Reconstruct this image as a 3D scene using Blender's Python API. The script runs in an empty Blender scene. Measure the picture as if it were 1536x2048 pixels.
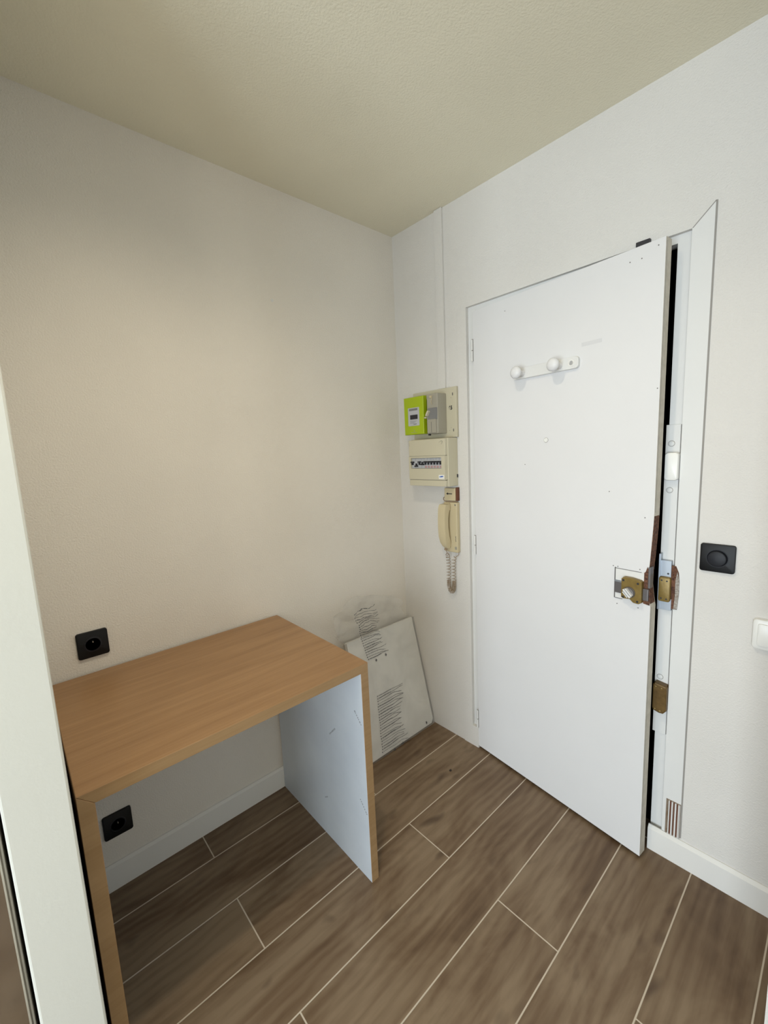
import bpy, bmesh, math, random
from mathutils import Vector, Matrix, noise
random.seed(4)
C = bpy.context.scene.collection
SC = bpy.context.scene
# ---------------------------------------------------------------- camera
CX, CY, CZ = 1.6323, -1.5881, 1.4630
YAW, PITCH, ROLL, FPX, H = 0.8428, -0.1381, -0.0448, 849.4, 2.5202
Fv = Vector((-math.sin(YAW)*math.cos(PITCH), math.cos(YAW)*math.cos(PITCH), math.sin(PITCH)))
Rv = Vector((math.cos(YAW), math.sin(YAW), 0)); Uv = Rv.cross(Fv)
R2 = math.cos(ROLL)*Rv + math.sin(ROLL)*Uv; U2 = -math.sin(ROLL)*Rv + math.cos(ROLL)*Uv
cd = bpy.data.cameras.new('camera'); cam = bpy.data.objects.new('camera', cd); C.objects.link(cam)
cam.matrix_world = Matrix(((R2.x, U2.x, -Fv.x, CX), (R2.y, U2.y, -Fv.y, CY), (R2.z, U2.z, -Fv.z, CZ), (0, 0, 0, 1)))
cd.sensor_fit = 'VERTICAL'; cd.sensor_height = 36; cd.lens = FPX/2048*36; cd.clip_start = 0.02
SC.camera = cam
# ---------------------------------------------------------------- light and exposure
SC.view_settings.view_transform = 'Standard'; SC.view_settings.look = 'None'
SC.view_settings.gamma = 1; SC.view_settings.use_curve_mapping = False
SC.view_settings.exposure = 0.0
wd = bpy.data.worlds.new('sky'); SC.world = wd; wd.use_nodes = True
wd.node_tree.nodes['Background'].inputs[0].default_value = (0.75, 0.85, 1, 1)
wd.node_tree.nodes['Background'].inputs[1].default_value = 1.0
def area(name, loc, rot, sx, sy, e, col):
    l = bpy.data.lights.new(name, 'AREA'); l.shape = 'RECTANGLE'; l.size = sx; l.size_y = sy; l.energy = e; l.color = col
    o = bpy.data.objects.new(name, l); C.objects.link(o); o.location = loc; o.rotation_euler = rot; return o
# daylight entering through the big window behind the camera
area('window_daylight', (1.95, -4.62, 0.92), (math.radians(90), 0, 0), 2.2, 1.7, 132, (0.80, 0.91, 1.0))
# ceiling bulb just above the frame
pl = bpy.data.lights.new('downlight', 'SPOT'); pl.energy = 35; pl.color = (1.0, 0.86, 0.66); pl.shadow_soft_size = 0.03
pl.spot_size = math.radians(158); pl.spot_blend = 1.0
po = bpy.data.objects.new('downlight', pl); C.objects.link(po); po.location = (0.98, -1.20, 2.495)
pl2 = bpy.data.lights.new('warm_fill', 'POINT'); pl2.energy = 14; pl2.color = (1.0, 0.90, 0.72); pl2.shadow_soft_size = 0.12  # added fill without a fixture, lifts the ceiling and left wall
po2 = bpy.data.objects.new('warm_fill', pl2); C.objects.link(po2); po2.location = (2.2, -2.9, 1.7)

# ---------------------------------------------------------------- materials
def mat(name, col=(.8, .8, .8), rough=.5, metal=0, spec=.5):
    m = bpy.data.materials.new(name); m.use_nodes = True
    b = m.node_tree.nodes['Principled BSDF']
    b.inputs['Base Color'].default_value = (*col, 1); b.inputs['Roughness'].default_value = rough
    b.inputs['Metallic'].default_value = metal; b.inputs['Specular IOR Level'].default_value = spec
    return m
class NT:
    def __init__(s, m): s.t = m.node_tree; s.b = s.t.nodes['Principled BSDF']
    def n(s, typ, **k):
        o = s.t.nodes.new(typ)
        for a, v in k.items(): setattr(o, a, v)
        return o
    def l(s, a, b): s.t.links.new(a, b)
    def val(s, sock, v):
        if hasattr(v, 'is_output') or isinstance(v, bpy.types.NodeSocket): s.l(v, sock)
        else: sock.default_value = v
    def math(s, op, a, b=0.0, c=None):
        o = s.n('ShaderNodeMath', operation=op); s.val(o.inputs[0], a); s.val(o.inputs[1], b)
        if c is not None: s.val(o.inputs[2], c)
        return o.outputs[0]
    def comb(s, x, y, z):
        o = s.n('ShaderNodeCombineXYZ'); s.val(o.inputs[0], x); s.val(o.inputs[1], y); s.val(o.inputs[2], z); return o.outputs[0]
    def noise(s, vec, scale, detail=3, rough=.5, dist=0):
        o = s.n('ShaderNodeTexNoise'); s.l(vec, o.inputs['Vector']); o.inputs['Scale'].default_value = scale
        o.inputs['Detail'].default_value = detail; o.inputs['Roughness'].default_value = rough; o.inputs['Distortion'].default_value = dist
        return o.outputs['Fac']
    def ramp(s, fac, stops):
        o = s.n('ShaderNodeValToRGB'); s.l(fac, o.inputs[0]); e = o.color_ramp.elements
        while len(e) < len(stops): e.new(.5)
        for i, (p, c) in enumerate(stops): e[i].position = p; e[i].color = (*c, 1) if len(c) == 3 else c
        return o.outputs[0]
    def mix(s, f, a, b):
        o = s.n('ShaderNodeMix', data_type='RGBA'); s.val(o.inputs[0], f)
        for k, v in ((6, a), (7, b)):
            if isinstance(v, tuple): o.inputs[k].default_value = (*v, 1)
            else: s.l(v, o.inputs[k])
        return o.outputs[2]
    def bump(s, h, strength, dist):
        o = s.n('ShaderNodeBump'); s.l(h, o.inputs['Height']); o.inputs['Strength'].default_value = strength
        o.inputs['Distance'].default_value = dist; s.l(o.outputs[0], s.b.inputs['Normal'])
    def pos(s): return s.n('ShaderNodeNewGeometry').outputs['Position']
    def obj(s): return s.n('ShaderNodeTexCoord').outputs['Object']
def paint(name, col, rough=.6, bs=.35, scale=170, var=.03):
    m = mat(name, col, rough, 0, .3); t = NT(m); p = t.pos()
    f = t.noise(p, scale, 3, .6); g = t.noise(p, 2.3, 3, .5)
    d = tuple(c*(1-var) for c in col); e = tuple(min(1, c*(1+var)) for c in col)
    t.l(t.ramp(g, [(.3, d), (.7, e)]), t.b.inputs['Base Color'])
    t.bump(f, bs, .0025); return m
M = {}
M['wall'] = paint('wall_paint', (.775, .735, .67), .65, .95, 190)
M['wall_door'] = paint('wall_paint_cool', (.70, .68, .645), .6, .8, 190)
M['ceil'] = paint('ceiling_paint', (.80, .76, .61), .8, .6, 160)
M['door'] = paint('door_paint', (.715, .715, .72), .38, .10, 60, .015)
M['scuff'] = paint('greyish_scuff', (.64, .64, .65), .5, .1, 90)
M['frame'] = paint('frame_paint', (.715, .715, .70), .42, .12, 90, .02)
M['base'] = paint('baseboard_paint', (.76, .75, .72), .35, .06, 90, .02)
M['panelpaint'] = paint('partition_paint', (.66, .665, .615), .55, .12, 90, .015)
M['crack'] = mat('dark_joint', (.30, .285, .265), .8)
M['black'] = mat('black_plastic', (.003, .0033, .004), .45, 0, .3)
M['blackknob'] = mat('black_rubbery_plastic', (.008, .009, .013), .5, 0, .35)
M['hall'] = mat('unlit_black', (.004, .003, .003), 1, 0, 0)
M['cream'] = paint('cream_plastic', (.56, .52, .39), .4, .05, 120, .05)
M['beige'] = paint('yellowed_plastic', (.56, .48, .31), .4, .05, 120, .06)
M['lime'] = mat('lime_green_plastic', (.36, .47, .004), .42)
M['greyplast'] = mat('grey_plastic', (.34, .32, .26), .45)
M['midgrey'] = mat('mid_grey_plastic', (.19, .19, .19), .4)
M['lightgrey'] = mat('light_grey_label', (.47, .48, .50), .4)
M['dark'] = mat('dark_ink', (.02, .02, .025), .5)
M['ink'] = mat('grey_print', (.11, .11, .115), .7)
M['paleink'] = mat('pale_print', (.28, .29, .31), .7)
M['blueink'] = mat('blue_print', (.02, .10, .45), .5)
M['pink'] = mat('pinkish_print', (.45, .27, .27), .5)
M['white'] = mat('white_plastic', (.80, .80, .77), .32)
M['steel'] = mat('galvanised_steel', (.42, .46, .51), .38, .75)
M['chrome'] = mat('polished_chrome', (.90, .91, .93), .16, .9)
M['bright'] = mat('bright_milled_metal', (.88, .89, .90), .35, .35)
M['dullmetal'] = mat('dull_grey_metal', (.17, .16, .16), .45, .6)
M['debris'] = mat('dark_crumb', (.03, .02, .015), .8)
M['cord'] = mat('brownish_cord', (.30, .22, .14), .5)
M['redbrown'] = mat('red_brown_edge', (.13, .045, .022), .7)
def grungy(name, a, b, rough=.5, metal=0, scale=60):
    m = mat(name, a, rough, metal); t = NT(m)
    t.l(t.ramp(t.noise(t.pos(), scale, 5, .65), [(.35, a), (.65, b)]), t.b.inputs['Base Color']); 
    t.bump(t.noise(t.pos(), scale*2, 4, .6), .4, .002); return m
M['brass'] = grungy('aged_brass_paint', (.19, .125, .032), (.26, .18, .052), .42, .25, 25)
M['oldbrass'] = grungy('dark_aged_brass', (.10, .056, .014), (.155, .092, .026), .42, .3, 30)
M['rawwood'] = grungy('torn_raw_wood', (.035, .011, .008), (.19, .085, .045), .85, 0, 130)
M['chip'] = grungy('pale_splintered_wood', (.20, .16, .13), (.46, .44, .40), .85, 0, 150)
M['edge'] = grungy('door_edge_paint', (.50, .46, .38), (.62, .58, .50), .6, 0, 30)
M['slat'] = grungy('dry_wood_slat', (.20, .13, .08), (.30, .24, .18), .8, 0, 60)
def oak(name, a, b, scale=1.0, rough=.42):
    m = mat(name, a, rough); t = NT(m); p = t.pos()
    mp = t.n('ShaderNodeMapping'); t.l(p, mp.inputs[0]); mp.inputs['Scale'].default_value = (28*scale, 1.6*scale, 28*scale)
    g = t.noise(mp.outputs[0], 1.0, 6, .62, .6)
    mp2 = t.n('ShaderNodeMapping'); t.l(p, mp2.inputs[0]); mp2.inputs['Scale'].default_value = (160, 7, 160)
    h = t.noise(mp2.outputs[0], 1.0, 3, .5)
    f = t.math('ADD', t.math('MULTIPLY', g, .75), t.math('MULTIPLY', h, .3))
    t.l(t.ramp(f, [(.32, a), (.72, b)]), t.b.inputs['Base Color']); t.bump(h, .12, .001); return m
M['oak'] = oak('oak_laminate', (.27, .145, .062), (.40, .235, .112))
M['oakedge'] = oak('oak_edge_band', (.27, .165, .075), (.36, .235, .12))
M['backing'] = grungy('pale_backing_film', (.50, .54, .59), (.56, .60, .64), .35, 0, 3)
# floor : wood-look plank tiles with pale grout
def floor_mat():
    m = mat('wood_look_planks', (.2, .15, .1), .42, 0, .35); t = NT(m)
    sp = t.n('ShaderNodeSeparateXYZ'); t.l(t.pos(), sp.inputs[0]); x, y = sp.outputs[0], sp.outputs[1]
    rx = t.math('DIVIDE', t.math('SUBTRACT', x, .1348), .203); row = t.math('FLOOR', rx); fx = t.math('FRACT', rx)
    odd = t.math('FLOORED_MODULO', row, 2.0)
    ry = t.math('DIVIDE', t.math('ADD', t.math('ADD', y, .555), t.math('MULTIPLY', odd, .62)), 1.206)
    col = t.math('FLOOR', ry); fy = t.math('FRACT', ry)
    ex = t.math('MULTIPLY', t.math('MINIMUM', fx, t.math('SUBTRACT', 1.0, fx)), .203)
    ey = t.math('MULTIPLY', t.math('MINIMUM', fy, t.math('SUBTRACT', 1.0, fy)), 1.206)
    e = t.math('MINIMUM', ex, ey)
    g = t.n('ShaderNodeMapRange'); t.l(e, g.inputs[0]); g.inputs[1].default_value = .0015; g.inputs[2].default_value = .0025
    g.inputs[3].default_value = 1; g.inputs[4].default_value = 0
    wn = t.n('ShaderNodeTexWhiteNoise', noise_dimensions='2D'); t.l(t.comb(row, col, 0.0), wn.inputs['Vector'])
    pid = wn.outputs['Value']; off = t.math('MULTIPLY', pid, 37.0)
    v1 = t.comb(t.math('ADD', t.math('MULTIPLY', x, 7.0), off), t.math('ADD', t.math('MULTIPLY', y, 2.4), off), 0.0)
    broad = t.noise(v1, 1.0, 4, .58, .7)
    v2 = t.comb(t.math('ADD', t.math('MULTIPLY', x, 70.0), off), t.math('MULTIPLY', y, 3.0), off)
    fine = t.noise(v2, 1.0, 5, .6, .5)
    v3 = t.comb(t.math('ADD', t.math('MULTIPLY', x, 14.0), off), t.math('ADD', t.math('MULTIPLY', y, 6.0), off), 0.0)
    knots = t.noise(v3, 1.0, 2, .4, .2)
    kn = t.n('ShaderNodeMapRange'); t.l(knots, kn.inputs[0]); kn.inputs[1].default_value = .65; kn.inputs[2].default_value = .78
    wv = t.n('ShaderNodeTexWave', wave_type='BANDS', bands_direction='X'); t.l(v1, wv.inputs['Vector'])
    wv.inputs['Scale'].default_value = 1.3; wv.inputs['Distortion'].default_value = 9; wv.inputs['Detail'].default_value = 3; wv.inputs['Detail Scale'].default_value = .8
    f = t.math('ADD', t.math('MULTIPLY', broad, .70), t.math('MULTIPLY', fine, .20))
    f = t.math('ADD', f, t.math('MULTIPLY', wv.outputs['Fac'], .075))
    f = t.math('ADD', f, t.math('MULTIPLY', t.math('SUBTRACT', pid, .5), .10))
    c = t.ramp(f, [(.30, (.090, .052, .028)), (.45, (.165, .108, .064)), (.62, (.250, .182, .118))])
    c = t.mix(t.math('MULTIPLY', kn.outputs[0], .75), c, (.065, .037, .022))
    c = t.mix(g.outputs[0], c, (.60, .52, .42))
    t.l(c, t.b.inputs['Base Color'])
    hgt = t.math('SUBTRACT', t.math('MULTIPLY', fine, .25), g.outputs[0]); t.bump(hgt, .5, .0015)
    return m
M['floor'] = floor_mat()
def film_mat():
    m = mat('thin_plastic_film', (.58, .58, .56), .3); t = NT(m)
    tr = t.n('ShaderNodeBsdfTransparent'); mx = t.n('ShaderNodeMixShader')
    f = t.ramp(t.noise(t.pos(), 8, 3, .5, .8), [(.35, (.20, .20, .20)), (.7, (.30, .30, .30))])
    t.l(f, mx.inputs[0]); t.l(tr.outputs[0], mx.inputs[1]); t.l(t.b.outputs[0], mx.inputs[2])
    t.l(mx.outputs[0], t.t.nodes['Material Output'].inputs[0]); t.bump(t.noise(t.pos(), 45, 3, .6, 1.5), .5, .004); return m
M['film'] = film_mat()
M['board'] = mat('white_melamine', (.80, .79, .75), .4)
M['brushed'] = grungy('brushed_appliance_metal', (.40, .35, .29), (.52, .47, .40), .16, .9, 5)
M['bulb'] = mat('bulb_glass', (1, .95, .85), .3)
M['bulb'].node_tree.nodes['Principled BSDF'].inputs['Emission Color'].default_value = (1, .9, .72, 1)
M['bulb'].node_tree.nodes['Principled BSDF'].inputs['Emission Strength'].default_value = 6

# ---------------------------------------------------------------- mesh helpers
def box(bm, x0, x1, y0, y1, z0, z1, bev=0, mi=0):
    vs = [bm.verts.new((x, y, z)) for z in (z0, z1) for y in (y0, y1) for x in (x0, x1)]
    fs = [bm.faces.new([vs[i] for i in q]) for q in ((0, 2, 3, 1), (4, 5, 7, 6), (0, 1, 5, 4), (2, 6, 7, 3), (0, 4, 6, 2), (1, 3, 7, 5))]
    for f in fs: f.material_index = mi
    if bev:
        es = list({e for f in fs for e in f.edges})
        bmesh.ops.bevel(bm, geom=es, offset=bev, segments=2, profile=.5, affect='EDGES')
    return fs
def rrect(w, h, r, n=6):
    p = []
    for cx, cy, a0 in ((w/2-r, h/2-r, 0), (-w/2+r, h/2-r, 90), (-w/2+r, -h/2+r, 180), (w/2-r, -h/2+r, 270)):
        for i in range(n+1):
            a = math.radians(a0+90*i/n); p.append((cx+r*math.cos(a), cy+r*math.sin(a)))
    return p
def circ(r, n=28): return [(r*math.cos(2*math.pi*i/n), r*math.sin(2*math.pi*i/n)) for i in range(n)]
def prism(bm, o, U, V, N, poly, d, bev=0, holes=None, mi=0):
    """extrude a 2-D outline given in the frame o,U,V along N by d, front edge softened"""
    o, U, V, N = Vector(o), Vector(U), Vector(V), Vector(N)
    n = len(poly); cx = sum(p[0] for p in poly)/n; cy = sum(p[1] for p in poly)/n
    rings = [(0, 0), (d-bev, 0)] + ([(d-bev*.3, bev*.3), (d, bev)] if bev else [])
    rs = []
    for dd, ins in rings:
        ring = []
        for (a, b) in poly:
            L = math.hypot(a-cx, b-cy) or 1; k = 1-ins/L
            ring.append(bm.verts.new(o+U*(cx+(a-cx)*k)+V*(cy+(b-cy)*k)+N*dd))
        rs.append(ring)
    for r0, r1 in zip(rs, rs[1:]):
        for i in range(n): f = bm.faces.new((r0[i], r0[(i+1) % n], r1[(i+1) % n], r1[i])); f.material_index = mi
    f = bm.faces.new(rs[-1]); f.material_index = mi
    f = bm.faces.new(rs[0][::-1]); f.material_index = mi
def lathe(bm, o, axis, prof, n=28):
    """prof: list of (distance along axis, radius)"""
    o, ax = Vector(o), Vector(axis).normalized(); a = ax.orthogonal().normalized(); b = ax.cross(a)
    rs = []
    for d, r in prof:
        rs.append([bm.verts.new(o+ax*d+(a*math.cos(2*math.pi*i/n)+b*math.sin(2*math.pi*i/n))*max(r, 1e-5)) for i in range(n)])
    for r0, r1 in zip(rs, rs[1:]):
        for i in range(n): bm.faces.new((r0[i], r0[(i+1) % n], r1[(i+1) % n], r1[i]))
    bm.faces.new(rs[0][::-1]); bm.faces.new(rs[-1])
def tube(bm, pts, r, n=8):
    pts = [Vector(p) for p in pts]; rs = []; up = None
    for i, p in enumerate(pts):
        t = (pts[min(i+1, len(pts)-1)]-pts[max(i-1, 0)]).normalized()
        a = t.orthogonal().normalized() if up is None else (up-t*up.dot(t)).normalized()
        up = a; b = t.cross(a)
        rs.append([bm.verts.new(p+(a*math.cos(2*math.pi*k/n)+b*math.sin(2*math.pi*k/n))*r) for k in range(n)])
    for r0, r1 in zip(rs, rs[1:]):
        for k in range(n): bm.faces.new((r0[k], r0[(k+1) % n], r1[(k+1) % n], r1[k]))
    bm.faces.new(rs[0][::-1]); bm.faces.new(rs[-1])
def root_of(o):
    while o.parent: o = o.parent
    return o
def obj(name, bm, m, parent=None, local=False, smooth=False):
    """bm in world coordinates unless local (then in the root's own frame)"""
    bmesh.ops.recalc_face_normals(bm, faces=bm.faces)
    if parent is not None and not local:
        bm.transform(root_of(parent).matrix_basis.inverted())
    me = bpy.data.meshes.new(name); bm.to_mesh(me); bm.free()
    for mm in (m if isinstance(m, (list, tuple)) else [m]): me.materials.append(mm)
    if smooth:
        for p in me.polygons: p.use_smooth = True
        try: me.set_sharp_from_angle(angle=math.radians(40))
        except Exception: pass
    o = bpy.data.objects.new(name, me); C.objects.link(o)
    if parent is not None: o.parent = parent
    return o
def B(): return bmesh.new()
def bx(*a, **k):
    bm = B(); box(bm, *a, **k); return bm
def pz(*a, **k):
    bm = B(); prism(bm, *a, **k); return bm
def lz(*a, **k):
    bm = B(); lathe(bm, *a, **k); return bm
def thing(name, label, cat, loc=(0, 0, 0), rz=0, group=None, kind=None):
    o = bpy.data.objects.new(name, None); C.objects.link(o); o.location = loc; o.rotation_euler = (0, 0, rz)
    o.empty_display_size = .05
    o.matrix_basis = Matrix.Translation(Vector(loc)) @ Matrix.Rotation(rz, 4, 'Z')
    o['label'] = label
    if cat: o['category'] = cat
    if group: o['group'] = group
    if kind: o['kind'] = kind
    return o
def struct(name, bm, m, parent=None, label=None):
    o = obj(name, bm, m, parent)
    if parent is None: o['kind'] = 'structure'
    if label: o['label'] = label
    return o
def tag(o, label, cat, group=None):
    o['label'] = label; o['category'] = cat
    if group: o['group'] = group
    return o
X, Y, Z = Vector((1, 0, 0)), Vector((0, 1, 0)), Vector((0, 0, 1))
def textmesh(s, size, m, mw, parent, name='lettering', bold=0):
    cu = bpy.data.curves.new('t', 'FONT'); cu.body = s; cu.size = size; cu.extrude = .0003; cu.offset = bold
    cu.align_x = 'CENTER'; cu.align_y = 'CENTER'
    to = bpy.data.objects.new('t', cu); C.objects.link(to)
    dg = bpy.context.evaluated_depsgraph_get(); me = bpy.data.meshes.new_from_object(to.evaluated_get(dg))
    bpy.data.objects.remove(to); me.name = name
    me.transform(mw); me.transform(root_of(parent).matrix_basis.inverted()); me.materials.clear(); me.materials.append(m)
    o = bpy.data.objects.new(name, me); C.objects.link(o); o.parent = parent; return o
WALLTXT = Matrix(((1, 0, 0, 0), (0, 0, -1, 0), (0, 1, 0, 0), (0, 0, 0, 1)))   # text facing -y

# ================================================================ ROOM SHELL
RX, RY = 3.3, -4.5
bm = B(); box(bm, -.1, RX+.1, RY-.1, .0, -.06, 0); box(bm, .44, 1.26, 0, .9, -.06, 0)
struct('floor', bm, M['floor'], label='floor of brown wood-look planks with pale grout lines')
struct('ceiling', bx(-.1, RX+.1, RY-.1, .14, H, H+.08), M['ceil'], label='plain matt ceiling')
wl = struct('wall_left', bx(-.1, 0, RY, 0, 0, H), M['wall'], label='long plain painted wall behind the desk')
struct('filler_spot', pz((0.0, -.687, 2.092), Y, Z, X, circ(.0062, 10), .0012), M['frame'], wl, label='small pale filled hole')
# door wall with the opening
ox0, ox1, oz = .444, 1.258, 2.072
bm = B()
box(bm, -.1, ox0, 0, .12, 0, H); box(bm, ox1, 1.672, 0, .12, 0, H); box(bm, ox0, ox1, 0, .12, oz, H)
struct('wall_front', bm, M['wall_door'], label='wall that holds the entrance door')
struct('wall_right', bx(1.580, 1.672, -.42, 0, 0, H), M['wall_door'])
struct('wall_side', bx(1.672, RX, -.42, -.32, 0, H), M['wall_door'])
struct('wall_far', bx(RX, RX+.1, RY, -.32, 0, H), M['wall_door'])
bm = B(); w0, w1, wz0, wz1 = .80, 3.10, .06, 2.15
box(bm, 0, w0, RY-.1, RY, 0, H); box(bm, w1, RX, RY-.1, RY, 0, H)
box(bm, w0, w1, RY-.1, RY, 0, wz0); box(bm, w0, w1, RY-.1, RY, wz1, H)
struct('wall_back', bm, M['wall_door'])
bm = B()
for a, b in ((w0, w0+.05), ((w0+w1)/2-.04, (w0+w1)/2+.04), (w1-.05, w1)): box(bm, a, b, RY-.08, RY-.02, wz0, wz1)
for a, b in ((wz0, wz0+.05), (wz1-.05, wz1)): box(bm, w0, w1, RY-.08, RY-.02, a, b)
struct('window_1', bm, M['frame'])
# hallway beyond the door, its unlit darkness put into near-black surfaces
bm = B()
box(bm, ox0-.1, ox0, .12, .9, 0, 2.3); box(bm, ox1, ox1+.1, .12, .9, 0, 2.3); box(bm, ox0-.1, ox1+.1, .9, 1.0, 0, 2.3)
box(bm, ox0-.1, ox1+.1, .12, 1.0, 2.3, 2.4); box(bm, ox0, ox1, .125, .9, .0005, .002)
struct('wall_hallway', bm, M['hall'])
# baseboards
def baseboard(name, pts, label):
    """pts: profile start/end as boxes with a small chamfer"""
    return struct(name, pts, M['base'], label=label)
bm = B()
prism(bm, (.0, -1.558, 0), X, Z, Y, [(0, 0), (.012, 0), (.012, .086), (.004, .094), (0, .094)], 1.556)
baseboard('baseboard_left', bm, 'white skirting along the desk wall')
bm = B()
prism(bm, (1.2185, 0, 0), -Y, Z, X, [(0, 0), (.013, 0), (.013, .082), (.004, .093), (0, .093)], 1.580-1.2185)
baseboard('baseboard_front', bm, 'white skirting right of the entrance door')
# partition stub in the left foreground
bm = bx(.0, .70, -1.66, -1.566, 0, H, bev=.004)
struct('wall_partition', bm, M['panelpaint'], label='white end of a thin partition in the left foreground')
# trunking running from the meter board to the ceiling
bm = bx(.283, .326, -.011, 0, 1.748, H-.001, bev=.0015)
struct('trim_1', bm, M['wall_door'], label='painted cable trunking between meter board and ceiling')

# ================================================================ DOOR FRAME
fr = thing('trim_2', 'white entrance door frame with scarred lock keepers', None, (ox1, 0, 0), 0, None, 'structure')
bm = B(); box(bm, .394, ox0, -.003, .0, .107, 2.073, bev=.001)
box(bm, .394, .478, -.003, .05, 0, .107)
obj('casing', bm, M['wall_door'], fr)
obj('casing', pz((0, 0, 0), X, Z, -Y, [(ox1, .226), (1.3115, .226), (1.3115, 2.122), (ox1, 2.073)], .002), M['frame'], fr)
bm = B(); box(bm, ox1, 1.268, -.002, 0, .094, .226)
obj('casing', bm, M['frame'], fr)
bm = B()
box(bm, ox0, .478, .015, .12, .0, oz); box(bm, 1.2195, ox1, .015, .12, 0, oz); box(bm, ox0, ox1, .0155, .045, 2.049, oz)
obj('rebate', bm, M['frame'], fr)
bm = B()
# joint lines: right groove, its shade drawn as a dark strip, mitre and top corner
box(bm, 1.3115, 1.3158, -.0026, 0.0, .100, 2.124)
prism(bm, (ox1, 0, oz), X, Z, -Y, [(0, 0), (.0025, -.001), (.0555, .0515), (.0535, .053)], .0026)
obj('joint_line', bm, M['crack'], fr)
# recess at the foot of the casing with dry slats
bm = B()
box(bm, 1.268, 1.3115, -.0005, -.0001, .094, .226)
o = obj('notch', bm, M['slat'], fr); o['label'] = 'brown recess at the foot of the casing'
for xs, w, mm in ((1.2715, .0028, 'slat'), (1.2775, .003, 'frame'), (1.2865, .0042, 'frame'), (1.2965, .0045, 'frame'), (1.3055, .003, 'base'), (1.309, .002, 'frame')):
    obj('slat', bx(xs-w/2, xs+w/2, -.005, 0, .094, .222, bev=.0006), M[mm], fr)
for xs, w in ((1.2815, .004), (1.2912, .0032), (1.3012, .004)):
    obj('gap_shadow_strip', bx(xs-w/2, xs+w/2, -.0012, -.0004, .094, .221), M['redbrown'], fr).name = 'gap_shade_strip'  # shade in the gaps between slats, drawn as red-brown strips
# long locking strip on the rebate
ls = obj('locking_strip', bx(1.2130, 1.2525, .010, .0155, .452, 1.511, bev=.0007), M['frame'], fr)
bm = B(); box(bm, 1.2525, 1.2545, .0145, .0152, .452, 1.511); obj('joint_line', bm, M['crack'], ls)
for z, x in ((1.452, 1.2292), (1.303, 1.2299), (.6588, 1.2285)):
    bm = B(); lathe(bm, (x, .010, z), -Y, [(0, .0085), (.0012, .0085), (.003, .0065), (.0036, .002)], 20)
    obj('screw', bm, M['frame'], ls, smooth=True)
    bm = B(); lathe(bm, (x, .0102, z), -Y, [(0, .0098), (.0004, .0098)], 20); obj('screw_ring', bm, M['crack'], ls)
# white keeper cover
bm = pz((1.2375, .010, 1.380), X, Z, -Y, rrect(.0375, .088, .009), .027, bev=.006)
kc = obj('keeper_cover', bm, M['white'], fr, smooth=True); kc['label'] = 'rounded white keeper cover'
# middle keeper: steel strips, brass face, torn wood
bm = B()
prism(bm, (1.262, 0, .985), X, Z, -Y, [(-.012, -.072), (.007, -.072), (.0095, -.03), (.011, .02), (.008, .052), (.000, .073), (-.012, .073)], .0042)
tw = obj('torn_wood', bm, M['rawwood'], fr); tw['label'] = 'torn brown wood beside the keeper'
bm = B(); prism(bm, (1.2685, 0, .98), X, Z, -Y, [(-.0085, -.068), (.0015, -.064), (.0048, -.01), (.0042, .035), (-.002, .06), (-.006, .03), (-.0055, -.02)], .0062)
obj('splinter', bm, M['chip'], tw)
bm = B(); box(bm, 1.2190, 1.2535, -.006, .012, .9055, .945, bev=.0006); box(bm, 1.2190, 1.2495, -.006, .012, 1.015, 1.073, bev=.0006)
box(bm, 1.2150, 1.2205, -.012, .015, .905, 1.095, bev=.0006)
sp = obj('steel_plate', bm, M['steel'], fr); sp['label'] = 'bare grey steel keeper plate'
bm = pz((1.2350, -.004, .978), X, Z, -Y, rrect(.033, .083, .006), .016, bev=.004)
kb = obj('keeper', bm, M['brass'], fr, smooth=True); kb['label'] = 'brass coloured upper keeper'
for dx, dz in ((-.0075, .031), (.0075, .030), (-.0075, -.030), (.0075, -.031)):
    obj('screw_hole', lz((1.235+dx, -.0205, .978+dz), Y, [(-.0004, .0026), (.001, .0026)], 14), M['dark'], kb)
obj('screw_hole', lz((1.2415, -.0066, 1.030), Y, [(-.0004, .003), (.001, .003)], 14), M['dark'], sp)
# lower keeper
bm = pz((1.2355, .010, .592), X, Z, -Y, [(-.0205, .046), (-.015, .053), (.018, .048), (.0215, .042), (.0215, -.040), (.012, -.053), (.0, -.054), (-.017, -.049), (-.0205, -.040)], .027, bev=.005)
k2 = obj('keeper', bm, M['oldbrass'], fr); k2['label'] = 'dark brown lower keeper'
for dx, dz in ((-.011, -.042), (.004, -.045), (-.011, .040), (.006, .038)):
    obj('rivet', lz((1.2345+dx, -.0165, .592+dz), -Y, [(0, .0034), (.001, .003), (.0016, .001)], 12), M['brass'], k2)
# small dark bracket on the head of the frame
bm = bx(1.112, 1.152, -.012, .03, 2.062, 2.083, bev=.002)
hb = obj('head_catch', bm, M['dark'], fr); hb['label'] = 'small dark catch on the frame head'

# ================================================================ DOOR (ajar)
TH = math.atan2(.081, .737); DW, DT, DZ0, DZ1 = .7414, .038, .012, 2.045
door = thing('door_1', 'white painted entrance door standing slightly ajar, brass lock at mid height', 'door', (.478, 0, 0), -TH, None, 'structure')
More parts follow.
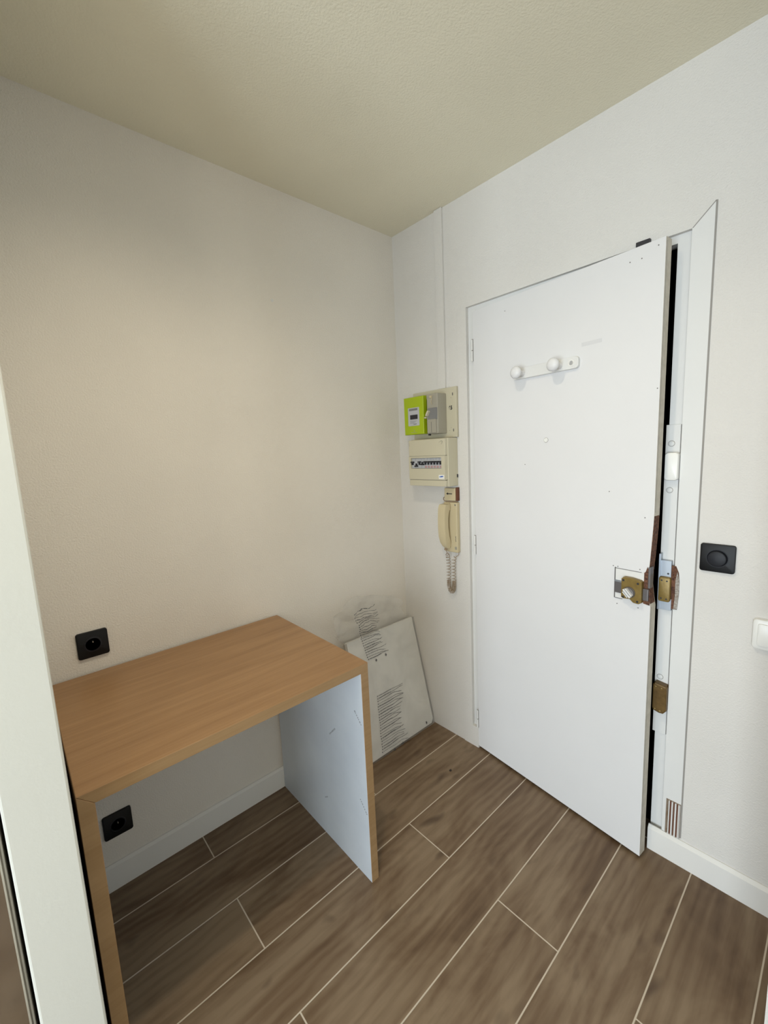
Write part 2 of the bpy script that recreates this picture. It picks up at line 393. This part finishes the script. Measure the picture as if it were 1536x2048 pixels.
# local frame: +x along the leaf, -y towards the room
bm = B(); prism(bm, (0, 0, 0), X, Z, Y, [(0, DZ0), (DW, DZ0), (DW, .93), (DW-.004, .955), (DW-.010, 1.0), (DW-.009, 1.045), (DW-.006, 1.09), (DW-.001, 1.20), (DW, 1.235), (DW, DZ1), (0, DZ1)], DT)
for f in bm.faces:
    if f.normal.length == 0: f.normal_update()
bmesh.ops.recalc_face_normals(bm, faces=bm.faces)
for f in bm.faces:
    if f.normal.x > .5 or f.normal.z < -.9: f.material_index = 1
leaf = obj('door_leaf', bm, [M['door'], M['edge']], door, local=True)
bm = B(); prism(bm, (DW-.004, .006, 0), X, Z, Y, [(0, DZ0+.02), (.0048, DZ0+.02), (.0048, .93), (0, .93)], .0012)
prism(bm, (DW-.004, .006, 0), X, Z, Y, [(0, 1.24), (.0048, 1.24), (.0048, DZ1-.01), (0, DZ1-.01)], .0012)
obj('edge_seam', bm, M['crack'], leaf, local=True)
# raw wood on the edge and around the lock
bm = B(); prism(bm, (DW-.0105, .0015, 0), X, Z, Y, [(0, .945), (.009, .94), (.006, .962), (.0012, 1.0), (.0025, 1.05), (.0065, 1.10), (.0108, 1.19), (.0113, 1.225), (.008, 1.235), (0, 1.1)], DT-.004)
prism(bm, (.7300, -.0012, 0), X, Z, Y, [(-.016, .938), (.009, .935), (.0105, .97), (.003, 1.0), (.004, 1.050), (-.001, 1.062), (-.006, 1.045), (-.020, 1.030), (-.018, .99)], .003)
rw = obj('torn_wood', bm, M['rawwood'], leaf, local=True); rw['label'] = 'torn brown wood beside the lock'
# lock assembly
bm = B(); box(bm, .6300, .7200, -.0022, 0, .937, 1.040, bev=.0006)
pt_ = obj('lock_patch', bm, M['frame'], door, local=True); pt_['label'] = 'white painted patch under the lock'
bm = B(); box(bm, .6272, .6300, -.0028, 0, .936, 1.043); box(bm, .630, .655, -.0028, 0, .9355, .9375); box(bm, .630, .712, -.0026, 0, 1.0395, 1.0408); obj('joint_line', bm, M['dullmetal'], pt_, local=True)
obj('bolt', bx(.6302, .660, -.006, -.001, .956, .994, bev=.001), M['dullmetal'], door, local=True)
obj('bolt_guide', bx(.6302, .660, -.007, -.001, .994, 1.000, bev=.0005), M['steel'], door, local=True)
bm = pz((.6880, -.001, .978), X, Z, -Y, [(-.031, -.030), (-.031, .034), (-.024, .041), (.0, .0415), (.026, .038), (.0325, .034), (.0325, -.036), (.024, -.042), (.008, -.041), (-.003, -.031), (-.024, -.0335)], .018, bev=.003)
lb = obj('lock_case', bm, M['brass'], door, local=True); lb['label'] = 'brass coloured lock case'
for dx, dz, mm in ((-.024, .030, 'dark'), (.0215, .0275, 'dark'), (-.0235, -.0275, 'dark'), (.0215, -.0335, 'dark')):
    obj('screw_hole', lz((.688+dx, -.0194, .978+dz), Y, [(-.0004, .0036), (.002, .0036)], 14), M[mm], lb, local=True)
# thumb turn: ribbed drum + bright bar
bm = B(); lathe(bm, (.684, -.018, .971), -Y, [(0, .0185), (.004, .0185), (.006, .0165), (.009, .016), (.0095, .012)], 32)
tt = obj('thumb_turn', bm, M['dullmetal'], lb, local=True, smooth=True)
a = math.radians(-48); u = Vector((math.cos(a), 0, math.sin(a))); v = Vector((-math.sin(a), 0, math.cos(a)))
for k, hw, ww in ((-.0085, .0115, .0014), (-.0015, .0165, .0030), (.0062, .0145, .0021)):
    bm = B(); prism(bm, Vector((.684, -.0265, .971))+v*k, u, v, -Y, [(-hw, -ww), (hw, -ww), (hw, ww), (-hw, ww)], .011, bev=.0008)
    obj('grip_rib', bm, M['bright'], tt, local=True)
bm = B(); box(bm, .7205, .7370, -.010, -.001, .950, .990, bev=.002); obj('bolt_nose', bm, M['dullmetal'], door, local=True)
bm = B(); box(bm, .7325, .7385, -.0035, .02, .992, 1.062, bev=.001); obj('edge_plate', bm, M['dullmetal'], door, local=True)
# peephole, small screws and pin holes
bm = B(); lathe(bm, (.358, 0, 1.484), -Y, [(0, .0085), (.0015, .0085), (.003, .0066), (.0026, .0045), (.0012, .0042)], 24)
ph = obj('peephole', bm, M['white'], door, local=True, smooth=True)
obj('peephole_rim', lz((.358, -.0001, 1.484), -Y, [(0, .0096), (.0004, .0096)], 24), M['crack'], ph, local=True)
obj('scuff_patch', bx(.492, .562, -.0003, 0, 1.793, 1.806), M['scuff'], door, local=True)
for u, z in ((.265, 1.392), (.643, 2.009), (.677, 2.008), (.722, 2.028), (.735, 1.62), (.715, 1.221), (.621, 1.046), (.636, 1.046), (.706, 1.049), (.637, .915), (.705, .918), (.17, 2.0), (.60, 1.30)):
    obj('pin_hole', lz((u, 0, z), -Y, [(0, .0018), (.0004, .0018)], 10), M['dullmetal'], door, local=True)
# hinges
for z0, z1 in ((1.84, 1.93), (.98, 1.068), (.109, .20)):
    zm = (z0+z1)/2
    bm = B(); lathe(bm, (-.004, -.003, z0), Z, [(0, .0042), (zm-z0-.001, .0042)], 14); lathe(bm, (-.004, -.003, zm+.001), Z, [(0, .0042), (z1-zm-.001, .0042)], 14)
    hg = obj('hinge', bm, M['frame'], door, local=True, smooth=True)
    bm = B(); box(bm, .0008, .0022, -.0012, 0, z0, z1); box(bm, -.002, .002, -.0072, -.002, zm-.0015, zm+.0015); box(bm, -.006, .002, -.005, -.001, z1, z1+.002)
    obj('joint_line', bm, M['crack'], hg, local=True)

# coat rack on the door
def dpt(u, off, z):   # door frame -> world
    return Vector((.478, 0, 0)) + Vector((math.cos(TH), -math.sin(TH), 0))*u + Vector((-math.sin(TH), -math.cos(TH), 0))*off + Z*z
cr = thing('coat_rack', 'white coat rack with two round knobs screwed to the upper door', 'coat rack', dpt(.35, 0, 1.745), -TH)
DU = Vector((math.cos(TH), -math.sin(TH), 0)); DN = Vector((-math.sin(TH), -math.cos(TH), 0))
bm = pz(dpt(.352, 0, 1.7445), DU, Z, DN, rrect(.272, .040, .012), .013, bev=.002)
obj('rail', bm, M['frame'], cr)
for u in (.262, .418):
    bm = B(); lathe(bm, dpt(u, .012, 1.744), DN, [(0, .013), (.004, .011), (.018, .0095), (.028, .011), (.032, .018), (.038, .0225), (.046, .0225), (.052, .018), (.0555, .010), (.0565, .002)], 28)
    obj('knob', bm, M['door'], cr, smooth=True)
bm = B(); lathe(bm, dpt(.462, .012, 1.744), DN, [(0, .0125), (.002, .012), (.0022, .008), (.001, .007), (.001, .001)], 24)
obj('knob_socket', bm, M['base'], cr, smooth=True)

# ================================================================ DESK
DX = .618; y0, y1, zt, T = -1.557, -.784, .797, .030
desk = thing('desk', 'oak laminate desk with slab sides standing against the left wall', 'desk', (.31, (y0+y1)/2, 0))
def slab(poly, x0, x1):
    bm = B(); prism(bm, (x0, 0, 0), Y, Z, X, poly, x1-x0)
    bmesh.ops.recalc_face_normals(bm, faces=bm.faces)
    bmesh.ops.bevel(bm, geom=list(bm.edges), offset=.0007, segments=1, affect='EDGES')
    bmesh.ops.recalc_face_normals(bm, faces=bm.faces)
    return bm
g = .0004
bm = slab([(y0+g, zt), (y1-g, zt), (y1-T-g, zt-T), (y0+T+g, zt-T)], .013, DX)
for f in bm.faces:
    if f.normal.x > .9: f.material_index = 1
obj('desktop', bm, [M['oak'], M['oakedge']], desk)
for side, poly in ((1, [(y1, zt-g), (y1, 0), (y1-T, 0), (y1-T, zt-T-g)]), (-1, [(y0, zt-g), (y0, 0), (y0+T, 0), (y0+T, zt-T-g)])):
    bm = slab(poly, .013, DX)
    for f in bm.faces:
        if f.normal.x > .9: f.material_index = 1
        elif f.normal.y*side < -.9: f.material_index = 2
    sd = obj('side_panel', bm, [M['oak'], M['oakedge'], M['backing']], desk)
    if side == 1:
        rnd = random.Random(2)
        for (xa, za), (xb, zb), n in (((.5715, .6213), (.6053, .5834), 9), ((.41, .455), (.448, .495), 7), ((.5764, .2963), (.608, .2601), 9), ((.35, .16), (.37, .175), 4)):
            a = Vector((xa, 0, za)); d = Vector((xb, 0, zb))-a; L = d.length; d.normalize(); nn = Vector((-d.z, 0, d.x))
            t = 0; bm = B()
            while t < L:
                w = rnd.uniform(.0025, .007); h = rnd.uniform(.0018, .003)
                prism(bm, Vector((0, y1-T-.0001, 0))+a+d*t, d, nn, -Y, [(0, -h), (w, -h), (w, h), (0, h)], .0002); t += w+rnd.uniform(.001, .004)
            fp = obj('film_print', bm, M['paleink'], sd); fp['label'] = 'faint grey print on the pale inner face'

# ================================================================ SOCKETS AND SWITCHES
def socket(y, z, label):
    t = thing('wall_socket', label, 'socket', (0, y, z), 0, None)
    obj('cover_plate', pz((0, y, z), Y, Z, X, rrect(.086, .086, .007), .009, bev=.002), M['black'], t, smooth=True)
    bm = B(); lathe(bm, (.009, y, z), X, [(0, .0245), (.0012, .0245), (.0016, .0235), (.0016, .0205), (-.006, .0195), (-.006, .001)], 36)
    ins = obj('socket_well', bm, M['blackknob'], t, smooth=True)
    obj('earth_pin', lz((.004, y, z+.010), X, [(0, .0023), (.010, .0023), (.013, .0012)], 14), M['chrome'], t, smooth=True)
    for s in (-1, 1): obj('pin_hole', lz((.0026, y+s*.0095, z-.001), X, [(0, .0024), (.0008, .0024)], 12), M['hall'], ins)
    return t
socket(-1.4332, .8893, 'black square wall socket just above the desktop')
socket(-1.4370, .2333, 'black square wall socket low on the wall under the desk')
sw = thing('light_switch', 'black square dimmer switch with a round knob right of the door frame', 'switch', (1.3668, 0, 1.1015))
obj('cover_plate', pz((1.3668, 0, 1.1015), X, Z, -Y, rrect(.086, .086, .007), .009, bev=.002), M['black'], sw, smooth=True)
bm = B(); lathe(bm, (1.3668, -.009, 1.1015), -Y, [(0, .0275), (.0008, .0275), (.0008, .0255), (.0002, .0250), (.007, .0240), (.010, .0228), (.0112, .020), (.0116, .001)], 40)
obj('rotary_knob', bm, M['blackknob'], sw, smooth=True)
th = thing('wall_box', 'white rounded plastic box on the wall cut by the right picture edge', 'wall box', (1.505, 0, .894))
obj('housing', pz((1.505, 0, .894), X, Z, -Y, rrect(.090, .090, .010), .016, bev=.005), M['white'], th, smooth=True)
obj('cover', pz((1.505, -.016, .894), X, Z, -Y, rrect(.066, .066, .006), .004, bev=.0015), M['white'], th, smooth=True)

# ================================================================ METER BOARD
mb = thing('meter_board', 'cream mounting board numbered 65 behind the electricity meter', 'board', (.26, 0, 1.634))
obj('board', bx(.1235, .392, -.015, 0, 1.521, 1.747, bev=.0015), M['cream'], mb)
textmesh('65', .024, M['dark'], Matrix.Translation((.3585, -.0152, 1.654)) @ WALLTXT @ Matrix.Diagonal((.85, 1, 1, 1)), mb, 'number_print', .0010)
for x, z in ((.372, 1.715), (.374, 1.553)):
    obj('screw_slot', pz((x, -.015, z), X, Z, -Y, rrect(.005, .013, .002), .0004), M['dullmetal'], mb)
for x, z in ((.362, 1.70), (.360, 1.565), (.352, 1.552)):
    obj('pin_hole', lz((x, -.015, z), -Y, [(0, .0014), (.0004, .0014)], 8), M['dullmetal'], mb)
em = thing('electricity_meter', 'lime green electricity meter with a small display', 'meter', (.18, -.015, 1.63))
bm = B(); box(bm, .1150, .2360, -.052, -.015, 1.546, 1.708, bev=.004)
prism(bm, (.1775, -.050, 1.6325), X, Z, -Y, [(-.064, .0895), (.0655, .0895), (.0655, -.0885), (-.0625, -.0885)], .023, bev=.004)
obj('casing', bm, M['lime'], em)
bm = pz((.1790, -.073, 1.629), X, Z, -Y, rrect(.074, .086, .004), .0012, bev=.0004)
fp = obj('front_label', bm, M['lightgrey'], em)
obj('display', pz((.181, -.0742, 1.6275), X, Z, -Y, rrect(.049, .021, .001), .001), M['dark'], fp)
bm = B(); box(bm, .150, .205, -.0747, -.0742, 1.658, 1.668); obj('print_band', bm, M['midgrey'], fp)
bm = B()
for k in range(6): box(bm, .178+k*.0035, .1805+k*.0035, -.0747, -.0742, 1.5925, 1.5955)
for k in range(3): box(bm, .155, .200-k*.009, -.0746, -.0742, 1.608-k*.005, 1.6092-k*.005)
obj('small_print', bm, M['ink'], fp)
bm = B(); box(bm, .158, .196, -.0738, -.073, 1.5535, 1.5550); lathe(bm, (.180, -.073, 1.563), -Y, [(0, .0028), (.0006, .0028)], 12)
obj('latch_line', bm, M['greyplast'], em)
db = thing('main_breaker', 'grey main breaker box between the green meter and the number 65', 'breaker', (.30, -.015, 1.63))
obj('housing', bx(.2700, .3350, -.078, -.015, 1.541, 1.722, bev=.003), M['greyplast'], db)
bm = bx(.2730, .3260, -.083, -.078, 1.545, 1.635, bev=.0015); obj('lower_cover', bm, M['greyplast'], db)
obj('switch_panel', bx(.2790, .3330, -.084, -.078, 1.607, 1.658, bev=.001), M['midgrey'], db)
bm = B(); prism(bm, (.2850, -.084, 1.634), Vector((.5, 0, .86)), Vector((-.86, 0, .5)), -Y, rrect(.028, .009, .004), .014, bev=.002)
lv = obj('lever', bm, M['cream'], db, smooth=True); lv['label'] = 'cream switch lever'
bm = B(); prism(bm, (.2640, -.076, 1.617), X, Z, -Y, rrect(.014, .007, .003), .010, bev=.002); obj('button', bm, M['cream'], db, smooth=True)
bm = B(); lathe(bm, (.2950, -.078, 1.708), -Y, [(0, .006), (.003, .006), (.005, .002)], 16); obj('seal', bm, M['beige'], db, smooth=True)
bm = B(); box(bm, .2985, .3000, -.0836, -.083, 1.548, 1.595); obj('joint_line', bm, M['ink'], db)
tube_pts = [(.305, -.080, 1.716), (.307, -.086, 1.700), (.3045, -.087, 1.685), (.306, -.083, 1.672)]
bm = B(); tube(bm, tube_pts, .0012); obj('seal_wire', bm, M['beige'], db)
bm = B(); lathe(bm, (.281, -.07, 1.5375), -Y, [(0, .004), (.012, .004)], 12); obj('cable_gland', bm, M['dark'], db)

# ================================================================ CONSUMER UNIT
cu = thing('fuse_box', 'cream consumer unit with a row of breakers below the meter', 'fuse box', (.26, 0, 1.405))
X0, X1, YF = .152, .3795, -.088
obj('housing', bx(X0, X1+.004, -.070, 0, 1.296, 1.519, bev=.003), M['cream'], cu)
obj('cover_end', bx(X0, X1, YF, -.069, 1.440, 1.516, bev=.002), M['cream'], cu)
obj('cover_end', bx(X0, X1, YF, -.069, 1.298, 1.326, bev=.002), M['cream'], cu)
bm = B(); wx0, wx1, wz0, wz1 = .1650, .3585, 1.3810, 1.4310
box(bm, X0, wx0, YF-.002, -.069, 1.329, 1.4385); box(bm, wx1, X1, YF-.002, -.069, 1.329, 1.4385)
box(bm, wx0, wx1, YF-.002, -.069, 1.329, wz0); box(bm, wx0, wx1, YF-.002, -.069, wz1, 1.4385)
fc = obj('front_cover', bm, M['cream'], cu)
bm = B(); box(bm, X0+.001, X1-.001, YF+.0006, YF+.004, 1.4382, 1.4402); box(bm, X0+.001, X1-.001, YF+.0006, YF+.004, 1.3260, 1.3292); obj('joint_line', bm, M['greyplast'], cu)
obj('breaker_row_back', bx(wx0, wx1, -.078, -.070, wz0, wz1), M['midgrey'], cu).name = 'breaker_backing'
# modules
mods = [(.165, .022, 'tog_up_left'), (.187, .022, 'low'), (.209, .018, 'up'), (.227, .021, 'low2')] + [(.248+k*.0184, .0184, 'up') for k in range(6)]
for x, w, k in mods:
    bk = obj('breaker', bx(x+.0004, x+w-.0004, -.082, -.075, wz0+.001, wz1-.001, bev=.0006), M['lightgrey'], cu)
    cxm = x+w/2
    zc = {'tog_up_left': 1.411, 'low': 1.392, 'up': 1.4115, 'low2': 1.400}[k]
    xx = cxm-.003 if k == 'tog_up_left' else cxm
    bm = B(); box(bm, xx-w*.40, xx+w*.40, -.092, -.081, zc-.003, zc+.004, bev=.001)
    s = 1 if k.startswith('low') else -1
    box(bm, xx-w*.16, xx+w*.16, -.090, -.081, min(zc, zc+s*.013), max(zc, zc+s*.013), bev=.0008)
    obj('toggle', bm, M['dark'], bk)
    if k == 'up' and x > .24:
        obj('rating_label', bx(x+.003, x+w-.003, -.0826, -.082, wz0+.003, wz0+.013), M['pink'], bk)
# blue badge: slanted swoosh of a maker's mark on a pale sticker
st = obj('badge', bx(.3420, .3745, YF-.0026, YF-.002, 1.3325, 1.3515), M['white'], cu)
bm = B()
for k, (dx, hh) in enumerate(((0, .004), (.005, .006), (.010, .0075), (.0145, .007), (.019, .005))):
    prism(bm, (.3455+dx, YF-.0026, 1.3425+.0005*k), Vector((.95, 0, .1)), Vector((.25, 0, .95)), -Y, [(0, -hh*.4), (.0046, -hh*.45), (.0046, hh*.45), (0, hh*.4)], .0004)
obj('badge_mark', bm, M['blueink'], st)
bm = B(); tube(bm, [(.352, YF-.001, 1.5035), (.362, YF-.0016, 1.507), (.367, YF-.0016, 1.502), (.364, YF-.0016, 1.495), (.359, YF-.001, 1.491)], .0009, 5)
obj('ink_mark', bm, M['greyplast'], cu); bm = B()
lathe(bm, (.347, YF, 1.501), -Y, [(0, .0014), (.0004, .0014)], 8)
obj('ink_mark', bm, M['greyplast'], cu); bm = B(); box(bm, .1555, .1575, YF-.0004, YF, 1.488, 1.506)
obj('ink_mark', bm, M['greyplast'], cu)
obj('side_latch', bx(X1+.003, X1+.0052, -.010, -.002, 1.335, 1.350), M['dark'], cu)

# ================================================================ TERMINAL BLOCK, INTERCOM
tb = thing('junction_block', 'small beige junction block with a black arrow below the fuse box', 'junction box', (.352, 0, 1.253))
obj('housing', bx(.3150, .3790, -.022, 0, 1.225, 1.2845, bev=.002), M['beige'], tb)
obj('end_strip', bx(.3790, .3895, -.016, 0, 1.225, 1.288, bev=.001), M['redbrown'], tb)
bm = B(); box(bm, .334, .362, -.0226, -.022, 1.2560, 1.2600); prism(bm, (.326, -.022, 1.258), X, Z, -Y, [(0, 0), (.012, .006), (.012, -.006)], .0006)
obj('arrow_mark', bm, M['dark'], tb)
bm = B(); tube(bm, [(.318, -.018, 1.243), (.309, -.020, 1.238), (.307, -.020, 1.230), (.312, -.020, 1.223), (.330, -.020, 1.2205), (.360, -.020, 1.221), (.388, -.014, 1.221)], .0022)
obj('wire_loop', bm, M['cord'], tb, smooth=True)
ic = thing('intercom', 'yellowed intercom handset with a curly cord below the fuse box', 'intercom', (.35, 0, 1.09))
bm = bx(.3100, .3890, -.024, 0, .976, 1.2175, bev=.004); base = obj('base', bm, M['beige'], ic)
bm = B(); box(bm, .3740, .3860, -.0246, -.024, .992, 1.006); obj('speaker_grille', bm, M['greyplast'], base)
bm = B(); lathe(bm, (.380, -.024, 1.186), -Y, [(0, .0065), (.0015, .006), (.002, .001)], 16); obj('button', bm, M['beige'], base, smooth=True)
bm = B(); prism(bm, (.380, -.024, 1.205), X, Z, -Y, [(-.005, .004), (.005, .004), (.001, -.005)], .0006)
obj('bell_symbol', bm, M['ink'], base); bm = B()
tube(bm, [(.380, -.0242, 1.052), (.3815, -.0242, 1.045), (.379, -.0242, 1.040), (.382, -.0242, 1.033), (.379, -.0242, 1.030)], .001, 5); lathe(bm, (.380, -.024, 1.054), -Y, [(0, .0022), (.0005, .0022)], 10)
obj('key_symbol', bm, M['ink'], base)
# handset: curved grip with two pads, side profile in (y,z), extruded across x
prof = []
zs = [0, .012, .03, .06, .10, .14, .17, .19, .202, .212]
front = [-.050, -.060, -.066, -.071, -.074, -.074, -.072, -.070, -.066, -.060]
back = [-.034, -.030, -.031, -.040, -.047, -.047, -.041, -.031, -.030, -.031]
poly = [(-f, .998+z) for f, z in zip(front, zs)] + [(-b, .998+z) for b, z in reversed(list(zip(back, zs)))]
bm = B()
def hs_x0(z): return .3140 + max(0, (.055-(z-.998)))**2*7.0
rings = []
n = len(poly)
for k, sx in enumerate((0, .12, .88, 1)):
    ring = []
    for (d, z) in poly:
        xa = hs_x0(z); xb = .3560 - max(0, (.02-(z-.998)))*.2
        ins = 0 if k in (1, 2) else .004
        dm = .055; ring.append(bm.verts.new((xa+(xb-xa)*sx, -(d+(dm-d)*ins*12), z)))
    rings.append(ring)
for r0, r1 in zip(rings, rings[1:]):
    for i in range(n): bm.faces.new((r0[i], r0[(i+1) % n], r1[(i+1) % n], r1[i]))
bm.faces.new(rings[0][::-1]); bm.faces.new(rings[-1])
hs = obj('handset', bm, M['beige'], ic, smooth=True)
obj('cradle', bx(.318, .352, -.034, -.022, 1.180, 1.214, bev=.002), M['beige'], ic)
obj('cradle', bx(.325, .352, -.034, -.022, 1.002, 1.028, bev=.002), M['beige'], ic)
obj('cord_plug', bx(.335, .346, -.058, -.044, .990, .999, bev=.002), M['cord'], hs)
# curly cord
path = [(.341, -.052, .992), (.343, -.046, .976), (.334, -.030, .955), (.331, -.022, .90), (.330, -.022, .84), (.331, -.022, .80), (.341, -.022, .781), (.352, -.022, .780), (.360, -.022, .80), (.3615, -.022, .84), (.362, -.022, .90), (.366, -.022, .944), (.378, -.022, .957), (.3885, -.020, .964), (.3905, -.016, .974), (.386, -.012, .980)]
def spline(P, m=40):
    out = []
    P = [Vector(p) for p in P]
    for i in range(len(P)-1):
        p0, p1, p2, p3 = P[max(i-1, 0)], P[i], P[i+1], P[min(i+2, len(P)-1)]
        for k in range(m):
            t = k/m; out.append(.5*((2*p1)+(-p0+p2)*t+(2*p0-5*p1+4*p2-p3)*t*t+(-p0+3*p1-3*p2+p3)*t**3))
    out.append(P[-1]); return out
sp_ = spline(path, 40); pts = []; ph_ = 0
for i, p in enumerate(sp_):
    f = i/(len(sp_)-1)
    env = min(1, max(0, (f-.06)/.06), max(0, (.80-f)/.06)); env = max(0, env)
    t = (sp_[min(i+1, len(sp_)-1)]-sp_[max(i-1, 0)]); ds = t.length/2; t.normalize()
    low = p.z < .835
    ph_ += ds/(.0058 if low else .0155)*2*math.pi
    a = t.cross(Y).normalized() if abs(t.y) < .9 else X; b = t.cross(a)
    pts.append(p+(a*math.cos(ph_)+b*math.sin(ph_))*.0092*env)
bm = B(); tube(bm, pts, .0014, 6); obj('curly_cord', bm, M['cord'], ic, smooth=True)

# ================================================================ WRAPPED BOARD LEANING IN THE CORNER
wb = thing('wrapped_panel', 'white panel wrapped in printed plastic film leaning in the corner beside the desk', 'panel', (.18, -.24, 0))
Bv, Tv = Vector((.195, 0, 0)), Vector((.052, 0, .566)); Vv = (Tv-Bv).normalized(); Nv = Vector((Vv.z, 0, -Vv.x))
def bpnt(y, s, off=0): return Bv+Vv*s+Nv*off+Y*y
LB = .583
bm = B(); prism(bm, Bv-Nv*.020+Vv*.010, Y, Vv, Nv, [(-.458, .0), (-.026, .0), (-.012, .02), (-.010, LB-.010), (-.458, LB-.010)], .020, bev=.002)
obj('board', bm, M['board'], wb)
def surf(y, s, off=.003):
    if s <= LB: 
        base_ = bpnt(y, s, off)
        w = noise.noise(Vector((y*9, s*9, 1)))*.0025
        e = max(0, (s-.50)/.08)*.003
        return base_+Nv*(abs(w)+e)
    t = s-LB; base_ = bpnt(y, LB, off)
    up = Vector((base_.x-.25*t*(1-t*2), y, base_.z+t*.98))
    w = noise.fractal(Vector((y*11, s*14, 3)), 1.0, 2.0, 3)
    return up+X*(.010+.034*w*min(1, t/.04)+.02*math.sin(min(t/.2, 1)*math.pi))
LO = [(0, -.462), (.35, -.462), (.58, -.468), (.64, -.525), (.70, -.537), (.745, -.515), (.775, -.45), (.79, -.40)]
RO = [(0, -.012), (.05, -.004), (.35, -.004), (.585, -.003), (.605, -.075), (.655, -.098), (.70, -.080), (.745, -.150), (.772, -.26), (.79, -.36)]
def interp(T_, s):
    for (a, b), (c, d) in zip(T_, T_[1:]):
        if s <= c: return b+(d-b)*(s-a)/(c-a)
    return T_[-1][1]
bm = B(); NA, NB = 54, 110; gr = []
for j in range(NB+1):
    s = -.0 + .79*j/NB + .004; l, r = interp(LO, s), interp(RO, s); row = []
    for i in range(NA+1):
        a = i/NA; y = l+(r-l)*a; jt = noise.noise(Vector((y*20, s*20, 9)))*.004*(1 if s > LB else .2)
        row.append(bm.verts.new(surf(y+jt, s)))
    gr.append(row)
for j in range(NB):
    for i in range(NA): bm.faces.new((gr[j][i], gr[j][i+1], gr[j+1][i+1], gr[j+1][i]))
# side skirt folds of film on both edges, towards the wall
for col, s_ in ((0, -1), (NA, 1)):
    prev = None
    for j in range(0, int(NB*LB/.79)+1):
        v = gr[j][col]; q = bm.verts.new(v.co-Nv*(.020+.004*noise.noise(v.co*30))+Y*s_*.001)
        if prev: bm.faces.new((prev[0], v, q, prev[1]) if s_ < 0 else (v, prev[0], prev[1], q))
        prev = (v, q)
film = obj('plastic_wrap', bm, M['film'], wb, smooth=True)
film['label'] = 'thin crumpled translucent film'
# warning text printed on the film (unreadable lines)
rnd = random.Random(11)
def textblock(name, rows, ystart, yend, s0, s1):
    bm = B()
    for r in range(rows):
        f = r/(rows-1); s = s0+(s1-s0)*f; ya = ystart(f)+rnd.uniform(-.002, .002); yb = yend(f)+rnd.uniform(-.018, .006)
        amp = rnd.uniform(.001, .003); ph = rnd.uniform(0, 6); w = rnd.uniform(.0008, .0012); drift = rnd.uniform(-.002, .004)
        heavy = rnd.random() < .35
        def P(y, o): 
            k = (y-ya)/max(.01, yb-ya)
            ss = s+amp*math.sin(y*55+ph)*min(1, k*1.3)+drift*k+o - (.010*max(0, k-.72)/.28 if not heavy else 0)
            return surf(y, ss, .0042)
        y = ya+.010
        while y < yb:
            L = rnd.uniform(.006, .026); yy = min(y+L, yb); st_ = max(2, int((yy-y)/.004)+1); ww = w*(1.7 if heavy and y < ya+(yb-ya)*.55 else 1)
            top = [bm.verts.new(P(y+(yy-y)*k/(st_-1), ww)) for k in range(st_)]; bot = [bm.verts.new(P(y+(yy-y)*k/(st_-1), -ww)) for k in range(st_)]
            for k in range(st_-1): bm.faces.new((bot[k], bot[k+1], top[k+1], top[k]))
            y = yy+rnd.uniform(.0008, .003)
        # bullet at the row start
        top = [bm.verts.new(P(ya+.0055*k, .0024)) for k in range(2)]; bot = [bm.verts.new(P(ya+.0055*k, -.0024)) for k in range(2)]
        bm.faces.new((bot[0], bot[1], top[1], top[0]))
    return obj(name, bm, M['ink'], film)
textblock('warning_print', 22, lambda f: -.355-.05*f-(.03*max(0, f-.5)), lambda f: -.215-.03*math.sin(f*3)-.03*f, .470, .725)
textblock('warning_print', 22, lambda f: -.385+.036*f, lambda f: -.200-.025*math.sin(f*5), .028, .285)
for y, s in ((-.308, .451), (-.242, .456), (-.308, .006), (-.251, .010), (-.068, .030)):
    bm = B(); q = [bm.verts.new(surf(y+a, s+b, .0045)) for a, b in ((0, .009), (-.006, -.001), (0, -.008), (.006, -.001))]
    bm.faces.new(q); obj('hazard_mark', bm, M['dullmetal'], film)

# ================================================================ SMALL AND OUT-OF-FRAME THINGS
bm = B(); bmesh.ops.create_icosphere(bm, subdivisions=1, radius=.0055, matrix=Matrix.Translation((.478, -.2209, .0035)) @ Matrix.Diagonal((1, 1.3, .6, 1)))
tag(obj('debris', bm, M['debris']), 'tiny dark crumb lying on the floor planks near the corner', 'debris')
ap = thing('appliance', 'brushed metal appliance front glimpsed past the partition at the left edge', 'appliance', (.3, -2.0, 0))
bm = bx(.02, .600, -2.30, -1.672, .08, 1.95, bev=.004); bd = obj('body', bm, M['brushed'], ap)
obj('door_panel', bx(.600, .622, -2.298, -1.676, .09, 1.94, bev=.004), M['brushed'], ap)
obj('plinth', bx(.05, .57, -2.29, -1.69, 0, .08), M['dark'], ap)
lt = thing('ceiling_light', 'round white recessed ceiling spotlight', 'light', (0.98, -1.20, H))
bm = B(); lathe(bm, (0.98, -1.20, H), -Z, [(0, .046), (.003, .046), (.005, .042), (.005, .034), (.001, .033)], 32); obj('trim_ring', bm, M['white'], lt, smooth=True)
obj('lens', lz((0.98, -1.20, H-.001), -Z, [(0, .033), (.0015, .033)], 28), M['bulb'], lt)
